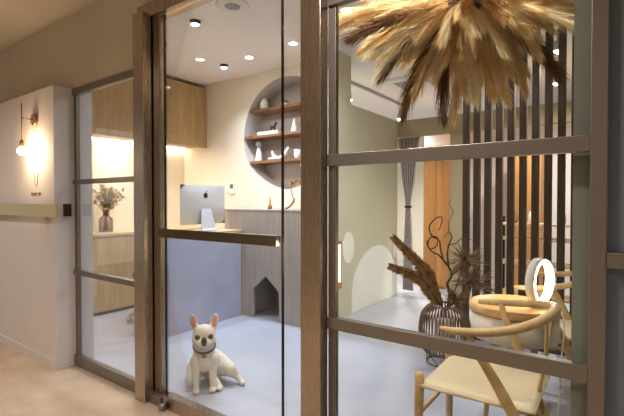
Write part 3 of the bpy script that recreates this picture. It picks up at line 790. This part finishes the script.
# round drum table
tb = thing('side_table', 'small round table with wooden rim and white drum between the chairs', 'table', (-.42, .865, 0))
tc_ = (-.42, .865, 0)
MB().lathe([(0, .60), (.196, .60), (.208, .605), (.21, .625), (.208, .64), (.198, .64), (.19, .632), (0, .630)], 48, tc_).build('tabletop', M['tabletop'], tb)
MB().lathe([(.192, .475), (.2, .478), (.2, .5995), (.15, .5999)], 48, tc_).build('drum', M['drum'], tb)
for q in range(3):
    a = R(100+120*q)
    MB().tube([(tc_[0]+.10*math.cos(a), tc_[1]+.10*math.sin(a), .475), (tc_[0]+.15*math.cos(a), tc_[1]+.15*math.sin(a), 0)], [.016, .011], 12).build('leg', M['ash'], tb)
# ring lamp
lx, ly, lz = -.300, .885, .6325
rl = thing('ring_lamp', 'glowing upright ring lamp standing on the round table', 'table lamp', (lx, ly, lz))
nrm = Vector((math.cos(R(-16)), math.sin(R(-16)), 0)); tg = Vector((-nrm.y, nrm.x, 0)); upv = Vector((0, 0, 1))
cen = Vector((lx, ly, lz+.127))
def ringmesh(r0, r1, w0, w1, n=56):
    mb = MB(); vs = []
    for k_ in range(n):
        a = 2*PI*k_/n; d_ = tg*math.cos(a)+upv*math.sin(a)
        for r_, w_ in ((r0, w0), (r1, w0), (r1, w1), (r0, w1)): vs.append(cen+d_*r_+nrm*w_)
    fs = []
    for k_ in range(n):
        b = (k_+1) % n
        for q in range(4): fs.append((k_*4+q, k_*4+(q+1) % 4, b*4+(q+1) % 4, b*4+q))
    return mb.add(vs, fs, True)
ringmesh(.104, .112, -.028, .012).build('ring_shell', M['white'], rl)
ringmesh(.0965, .1035, -.020, .016).build('light_band', M['ring'], rl)
MB().lathe([(.05, 0), (.055, .004), (.052, .014), (.02, .017)], 28, (lx, ly, lz)).build('base', M['white'], rl)
point('ring_light', tuple(cen), 2.6, WARM2, .09)
cp = bez([(lx+.05, ly-.01, lz+.006), (-.235, .83, lz+.012), (-.205, .79, .645), (-.193, .765, .56), (-.20, .70, .42), (-.195, .62, .30), (-.205, .58, .22)], 6)
cd = MB().tube(cp, .003, 6).build('power_cord', M['white'], rl)
MB().box(-.215, .572, .14, -.197, .588, .22).build('cord_switch', M['white'], cd, bevel=.003)
MB().tube(bez([(-.205, .58, .14), (-.20, .60, .05), (-.16, .7, .006), (-.05, .9, .006)], 5), .003, 6).build('cord_tail', M['white'], cd)

# ------------------------------------------------------------------ basket with dried plants
bx, by = -1.0, 1.56
bk_ = thing('rattan_basket', 'brown slatted basket on a wire stand holding dried plants', 'basket', (bx, by, 0))
prof = [(.13, .075), (.165, .12), (.175, .2), (.172, .28), (.155, .35), (.12, .395), (.098, .41)]
pb = bez([(r, 0, z) for r, z in prof], 4)
rb = MB()
for k_ in range(44):
    a = 2*PI*k_/44
    for side_ in (0,):
        rb.tube([(bx+p.x*math.cos(a), by+p.x*math.sin(a), p.z) for p in pb], .0052, 6)
rb.build('ribs', M['basket'], bk_)
for r, z_ in ((.13, .075), (.098, .41)):
    MB().tube([(bx+r*math.cos(2*PI*k_/40), by+r*math.sin(2*PI*k_/40), z_) for k_ in range(41)], .006, 6, caps=False).build('hoop', M['basket'], bk_)
MB().lathe([(0, .08), (.06, .082), (.07, .12), (.07, .25), (.06, .30), (.03, .301), (0, .25)], 24, (bx, by, 0)).build('inner_vase', M['drum'], bk_)
wl = MB()
for k_ in range(6):
    a = 2*PI*k_/6; a2 = a+PI/6; a3 = a+PI/3
    wl.tube([(bx+.13*math.cos(a), by+.13*math.sin(a), .072), (bx+.12*math.cos(a2), by+.12*math.sin(a2), .003), (bx+.13*math.cos(a3), by+.13*math.sin(a3), .072)], .003, 6)
wl.tube([(bx+.12*math.cos(2*PI*k_/32), by+.12*math.sin(2*PI*k_/32), .003) for k_ in range(33)], .003, 6, caps=False)
wl.build('wire_stand', M['darkmetal'], bk_)
rim = Vector((bx, by, .37))
# directions in the picture: right ~ (.81,.585)
RT = Vector((.81, .585, 0)); TOW = Vector((.585, -.81, 0))
def palm_leaf(tipoff, midoff, label, width=.05):
    t = thing('dried_palm_leaf', label, 'dried plant', tuple(rim), 0, 'dried plants in the basket')
    path = bez([rim+Vector((0, 0, -.0)), rim+midoff*.5, rim+midoff, rim+tipoff], 8)
    MB().tube(path, lerp_r([.006, .005, .004, .002], 8), 6).build('midrib', M['twig'], t)
    bl = MB(); n = len(path)
    for i in range(3, n):
        for q in range(12):
            f_ = (i+q/12)/(n-1)
            if f_ >= 1: continue
            ii = min(int(f_*(n-1)), n-2); p = path[ii].lerp(path[ii+1], f_*(n-1)-ii)
            tg_ = (path[ii+1]-path[ii]).normalized()
            wv_ = math.sin(PI*min(1, (f_-.08)/.92)**.8)
            for s in (1, -1, 1, -1):
                sd = tg_.cross(Vector((.585, -.81, .3))).normalized()*s + Vector((random.gauss(0, .25), random.gauss(0, .25), random.gauss(-.1, .25)))
                d_ = (tg_*1.5+sd*.8).normalized(); ln = (.4+.6*wv_)*random.uniform(.08, .105)*width/.05
                w_ = d_.cross(Vector((.585, -.81, random.uniform(-.8, .8)))).normalized()*.0035
                bl.add([p-w_, p+w_, p+d_*ln*.6+w_-Vector((0, 0, .004)), p+d_*ln-Vector((0, 0, .012))], [(0, 1, 2), (0, 2, 3)])
    bl.build('leaflets', M['drybrown'], t, fix=False)
palm_leaf(-RT*.36+Vector((0, 0, .525)), -RT*.14+Vector((0, 0, .29)), 'upper long brown plume leaf arching left out of the basket')
palm_leaf(-RT*.39+TOW*.06+Vector((0, 0, .33)), -RT*.17+TOW*.03+Vector((0, 0, .23)), 'lower long brown plume leaf arching left out of the basket')
# corkscrew willow branch
wb_ = thing('curly_branch', 'twisted curly branch rising from the basket', 'dried plant', tuple(rim), 0, 'dried plants in the basket')
def rel(a, b, c=0): return rim+RT*a+Vector((0, 0, b))+TOW*c
def twigs(mb, pts, r0, r1):
    r0 *= 1.35; r1 *= 1.5
    p = bez(pts, 6); m_ = len(p); mb.tube(p, [r0+(r1-r0)*i/(m_-1) for i in range(m_)], 6)
tw = MB()
twigs(tw, [rel(.02, -.0), rel(.035, .12), rel(.02, .19), rel(.05, .25), rel(.03, .31), rel(-.01, .36), rel(-.045, .40)], .007, .004)
twigs(tw, [rel(-.045, .40), rel(-.09, .42), rel(-.12, .47), rel(-.10, .52), rel(-.05, .52), rel(-.06, .46), rel(-.11, .44), rel(-.13, .50)], .004, .0025)
twigs(tw, [rel(-.01, .36), rel(-.03, .44), rel(-.04, .50), rel(-.09, .53), rel(-.11, .60), rel(-.06, .66), rel(-.02, .66), rel(-.03, .60), rel(-.05, .57)], .0045, .002)
twigs(tw, [rel(.03, .31), rel(.02, .40), rel(.03, .47), rel(.05, .52), rel(.03, .56), rel(-.01, .52)], .0045, .002)
twigs(tw, [rel(.03, .47), rel(.08, .48), rel(.13, .52), rel(.20, .50)], .003, .0015)
twigs(tw, [rel(.05, .25), rel(.10, .30), rel(.12, .36), rel(.10, .42)], .0045, .002)
tw.build('branch', M['twig'], wb_)
tw2 = MB()
twigs(tw2, [rel(.03, .56), rel(.03, .64), rel(.06, .70), rel(.03, .76), rel(.05, .80)], .002, .001)
twigs(tw2, [rel(.13, .52), rel(.17, .58), rel(.18, .66)], .002, .001)
tw2.build('thin_twig', M['twig'], wb_)
def spiky(c, n, ln, label, up=.2, stem=True):
    t = thing('spiky_dried_plant', label, 'dried plant', tuple(rim), 0, 'dried plants in the basket')
    if stem: MB().tube(bez([rim, rim.lerp(c, .5)+RT*.02, c], 6), .004, 6).build('stem', M['twig'], t)
    mb = MB()
    for i in range(n):
        d_ = Vector((random.gauss(0, 1), random.gauss(0, 1), random.gauss(up, 1))).normalized()
        w_ = d_.orthogonal().normalized()*.0022; l_ = ln*random.uniform(.6, 1.1)
        dr = Vector((0, 0, -.12*l_))
        mb.add([c-w_, c+w_, c+d_*l_*.6+w_*.8+dr*.3, c+d_*l_+dr], [(0, 1, 2), (0, 2, 3)])
    mb.build('spikes', M['drygrass'], t, fix=False)
spiky(rel(.06, .09, .04), 190, .13, 'low spiky dried grass ball over the basket rim', .3)
spiky(rel(.13, .37, .03), 210, .17, 'higher spiky dried grass ball in front of the slats', .0)
spiky(rel(.19, .20, .02), 190, .19, 'wispy dried grass spreading right in front of the slats', .0)

# ------------------------------------------------------------------ pampas chandelier
PC = Vector((-.60, .66, 2.13))
pp_ = thing('pampas_chandelier', 'big hanging ball of golden dried pampas plumes behind the window', 'dried flower arrangement', tuple(PC))
MB().tube([PC+Vector((0, 0, .05)), (PC.x, PC.y, CZ)], .004, 6).build('hanging_wire', M['darkmetal'], pp_)
MB().ell(PC, (.09, .09, .08)).build('core', M['twig'], pp_)
def plume_mb(Ln, bend, seed, fluff=1.0, nb=520):
    rd = random.Random(seed); mb = MB()
    def pos(t): return Vector((bend*t*t*Ln, 0, Ln*t*(1-.18*bend*t)))
    mb.tube([pos(i/8) for i in range(9)], [.0022*(1-.07*i) for i in range(9)], 5, caps=False)
    for i in range(nb):
        t = .22+.76*rd.random()**.9
        p = pos(t); tn = (pos(min(1, t+.02))-pos(t-.02)).normalized()
        pr = math.sin(PI*min(1, ((t-.12)/.95))**.8)
        a = rd.uniform(0, 2*PI); o = tn.orthogonal().normalized(); o = Quaternion(tn, a) @ o
        spread = (.06+.34*rd.random()**1.3)*fluff
        d_ = (tn+o*spread).normalized()
        ln = (.06+.11*pr)*rd.uniform(.7, 1.25)*Ln/.5
        w_ = d_.cross(o).normalized()*rd.uniform(.0009, .0018)
        dz = Vector((.18*ln, 0, -.03*ln))*bend
        mb.add([p-w_, p+w_, p+d_*ln*.6+w_*1.2, p+d_*ln*.6-w_*1.2, p+d_*ln-o*ln*.05+dz], [(0, 1, 2, 3), (3, 2, 4)])
    return mb
var = []
for i in range(8):
    me_o = plume_mb(.5, (.05, .15, .25, .1, .3, .2, .02, .22)[i], 100+i, (1, 1.1, .9, 1.15, 1, .8, 1.2, 1)[i]).build('plume', M['pampas'], pp_, world=False, fix=False)
    var.append(me_o.data)
    bpy.data.objects.remove(me_o)
def variant(me, mat):
    m2 = me.copy(); m2.materials.clear(); m2.materials.append(mat); return m2
pale = [variant(m_, M['pampas_pale']) for m_ in var[:4]]
brown = [variant(m_, M['pampas_brown']) for m_ in var[2:6]]
def orient(d_, roll):
    q = d_.to_track_quat('Z', 'X')
    # the bend (+X local) should droop towards the ground
    x = q @ Vector((1, 0, 0)); want = Vector((0, 0, -1)); want = (want-d_*want.dot(d_))
    if want.length > 1e-3:
        want.normalize(); ang = math.atan2(x.cross(want).dot(d_), x.dot(want)); q = Quaternion(d_, ang+roll) @ q
    return q
def put_plume(me, d_, sc, parent, base=.03, roll=0):
    o = bpy.data.objects.new('plume', me); COL.objects.link(o); o.parent = parent
    o.rotation_mode = 'QUATERNION'; o.rotation_quaternion = orient(d_, roll); o.location = d_*base; o.scale = (sc, sc, sc)
    return o
rd = random.Random(5)
GA = PI*(3-math.sqrt(5))
n_pl = 82
for i in range(n_pl):
    zz = .42-1.40*(i+.5)/n_pl
    zz = max(-1, zz); rr_ = math.sqrt(max(0, 1-zz*zz)); a = GA*i+rd.uniform(-.2, .2)
    d_ = (Vector((rr_*math.cos(a), rr_*math.sin(a), zz))+Vector((rd.gauss(0, .1), rd.gauss(0, .1), rd.gauss(0, .1)))).normalized()
    reach = 1.12 if abs(zz) < .35 else (.92 if zz < -.35 else .8)
    sc = reach*rd.uniform(.76, 1.14)
    if d_.y < -.75: sc = min(sc, .95)
    if d_.x > .6: sc = min(sc, .98)
    put_plume((pale if rd.random() < .4 else var)[rd.randrange(4)], d_, sc, pp_, .03, rd.uniform(-.4, .4))
# dark plumes
for (a, b, c, sc) in ((-.62, -.42, .45, .98), (-.72, -.25, .35, 1.0), (-.80, .12, .3, .95), (-.55, -.62, .2, 1.0), (-.35, -.70, .3, .95), (.62, -.30, .1, .9), (.55, -.5, .35, .86), (-.85, -.02, .15, .8), (-.15, .1, .7, .6)):
    d_ = (RT*a+Vector((0, 0, b))+TOW*c*.6).normalized()
    put_plume(brown[rd.randrange(4)], d_, sc*1.16, pp_, .05, rd.uniform(-.3, .3))
# the rest of the plumes, packed close around the core
ms = MB()
for i in range(120):
    d_ = Vector((rd.gauss(0, 1), rd.gauss(0, 1), rd.gauss(-.25, .8))).normalized()
    q = orient(d_, rd.uniform(-1, 1)); sc = rd.uniform(.55, .85)
    me_ = var[i % 8]
    if i < 24:
        pass
    o0 = len(ms.v)
    ms.v += [q @ (v_.co*sc)+d_*.03 for v_ in me_.vertices]
    for p_ in me_.polygons: ms.f.append([o0+k_ for k_ in p_.vertices]); ms.s.append(False); ms.m.append(0)
tag(ms.build('inner_plumes', M['pampas'], pp_, world=False, fix=False), kind='stuff')

# ------------------------------------------------------------------ the dog
def dog():
    t = thing('dog', 'white french bulldog sitting on the floor behind the glass door', 'dog', (-2.05, .275, 0), R(-41))
    mb = MB()
    def cap(p0, r0, p1, r1, n=14):
        p0, p1 = Vector(p0), Vector(p1); k_ = 7
        mb.tube([p0.lerp(p1, i/k_) for i in range(k_+1)], [r0+(r1-r0)*i/k_ for i in range(k_+1)], n)
        mb.ell(p0, (r0,)*3, n=14, k=8); mb.ell(p1, (r1,)*3, n=14, k=8)
    # trunk
    mb.ell((.0, 0, .19), (.072, .073, .098)); mb.ell((-.13, .045, .10), (.105, .092, .092))
    cap((-.02, 0, .18), .070, (-.12, .04, .112), .085)
    cap((-.01, 0, .24), .058, (.035, 0, .31), .056)
    # head
    mb.ell((.05, 0, .350), (.064, .069, .058)); mb.ell((.075, .036, .328), (.038, .036, .036)); mb.ell((.075, -.036, .328), (.038, .036, .036))
    mb.ell((.103, .020, .316), (.028, .027, .026)); mb.ell((.103, -.020, .316), (.028, .027, .026)); mb.ell((.098, 0, .302), (.03, .036, .019))
    # ears
    for s in (1, -1):
        cap((.04, s*.042, .375), .024, (.040, s*.055, .405), .020)
        mb.ell((.040, s*.062, .428), (.013, .0235, .044), Matrix.Rotation(s*R(-13), 3, 'X'))
    # front legs
    for s in (1, -1):
        cap((.03, s*.052, .19), .033, (.046, s*.050, .09), .022)
        cap((.046, s*.050, .09), .022, (.055, s*.048, .028), .0175)
        mb.ell((.068, s*.048, .017), (.03, .022, .017))
    # hind legs: near one stretched out to the side, far one folded under
    cap((-.10, .09, .10), .072, (-.045, .155, .085), .045)
    cap((-.045, .155, .085), .043, (-.04, .195, .045), .024)
    cap((-.04, .195, .045), .022, (-.01, .222, .02), .017); mb.ell((.005, .230, .016), (.026, .018, .015))
    cap((-.10, -.05, .09), .065, (-.02, -.085, .05), .035)
    cap((.0, .055, .055), .026, (.03, .085, .022), .019); mb.ell((.045, .09, .016), (.032, .02, .016))
    # small tail stub
    cap((-.23, .05, .10), .02, (-.25, .055, .085), .012)
    o = mb.build('coat', None, t, world=False)
    rm = o.modifiers.new('r', 'REMESH'); rm.mode = 'VOXEL'; rm.voxel_size = .004; rm.use_smooth_shade = True
    s_ = o.modifiers.new('s', 'SMOOTH'); s_.factor = .5; s_.iterations = 7
    dg = bpy.context.evaluated_depsgraph_get()
    me = bpy.data.meshes.new_from_object(o.evaluated_get(dg))
    o.modifiers.clear(); o.data = me
    for p in me.polygons: p.use_smooth = True
    me.materials.clear()
    fur = plain('white_fur', srgb(232, 222, 208), .85, noise=.05, scale=30, bump=.2)
    pink = plain('pink_skin', srgb(222, 160, 140), .7); mask = plain('grey_muzzle_fur', srgb(112, 100, 96), .7); belly = plain('pinkish_belly', srgb(206, 160, 138), .8)
    for m_ in (fur, pink, mask, belly): me.materials.append(m_)
    for p in me.polygons:
        c = p.center
        if c.x > .10 and (c.y/.017)**2+((c.z-.326)/.024)**2 < 1: p.material_index = 2
        elif c.x > .06 and ((abs(c.y)-.038)/.016)**2+((c.z-.349)/.014)**2 < 1: p.material_index = 2
        elif c.z > .392 and p.normal.x > .45 and ((abs(c.y)-.060)/.0155)**2+((c.z-.427)/.036)**2 < 1: p.material_index = 1
        elif c.z < .14 and c.x > -.03 and .05 > abs(c.y) and p.normal.x > .3 and c.x < .05: p.material_index = 3
    o.name = 'coat'
    for s in (1, -1):
        MB().ell((.101, s*.038, .348), (.010, .0105, .0095), n=14, k=10).build('eye', M['black'], t, world=False)
    ns = MB().ell((.124, 0, .334), (.012, .015, .011), n=14, k=10)
    ns.build('nose', M['black'], t, world=False)
    MB().tube(bez([(.118, -.028, .307), (.1285, -.012, .307), (.126, 0, .313), (.1285, .012, .307), (.118, .028, .307)], 4), .0022, 6).build('mouth', M['black'], t, world=False)
    cl = []
    for k_ in range(33):
        a = 2*PI*k_/32
        cl.append((.024+.064*math.cos(a), .064*math.sin(a), .272-.024*math.cos(a)))
    MB().tube(cl, .006, 8, caps=False, flat=1).build('collar', plain('collar_dark', srgb(70, 74, 84), .6), t, world=False)
    MB().lathe([(0, -.003), (.012, -.002), (.012, .002), (0, .003)], 16, (.095, 0, .232), 'x').build('tag', M['gold'], t, world=False)
dog()

# ------------------------------------------------------------------ corridor light
for x, y, e in ((-4.2, -1.5, 9), (-1.8, -2.2, 10), (.6, -2.2, 6), (-.9, -.75, 9)):  # the last one is added to brighten the pampas
    o = MB().lathe([(0, -.004), (.06, -.004), (.065, 0)], 24, (x, y, 2.445)).build('corridor_downlight', M['led_dim'])
    tag(o, {-4.2: 'corridor downlight at the far left outside the glass front', -1.8: 'corridor downlight behind the viewer opposite the door', .6: 'corridor downlight at the right outside the glass front', -.9: 'added corridor downlight for the pampas, close in front of the big window'}[x], 'downlight', 'corridor downlights')
    spot('corridor_lamp', (x, y, 2.42), e*9.5, (1, .91, .83), 150, .8, .06, (x, y, 0))
w = bpy.data.worlds.new('World'); scene.world = w; w.use_nodes = True
w.node_tree.nodes['Background'].inputs['Color'].default_value = (1, .94, .88, 1)
w.node_tree.nodes['Background'].inputs['Strength'].default_value = .5

# ------------------------------------------------------------------ camera
cam = bpy.data.cameras.new('Camera'); co_ = bpy.data.objects.new('Camera', cam); COL.objects.link(co_)
cam.sensor_width = 36; cam.lens = 36*425/624; cam.clip_start = .02
co_.location = (0, -1.44, 1.15); co_.rotation_euler = (R(90-.94), 0, R(35.8))
scene.camera = co_
vs_ = scene.view_settings
vs_.view_transform = 'Standard'; vs_.look = 'None'; vs_.gamma = 1; vs_.use_curve_mapping = False; vs_.exposure = 0.0
scene.cycles.max_bounces = 10; scene.cycles.transparent_max_bounces = 24; scene.cycles.sample_clamp_indirect = 6; scene.cycles.caustics_reflective = False; scene.cycles.caustics_refractive = False
try:
    scene.cycles.use_denoising = True; scene.cycles.denoiser = 'OPENIMAGEDENOISE'
except Exception: pass
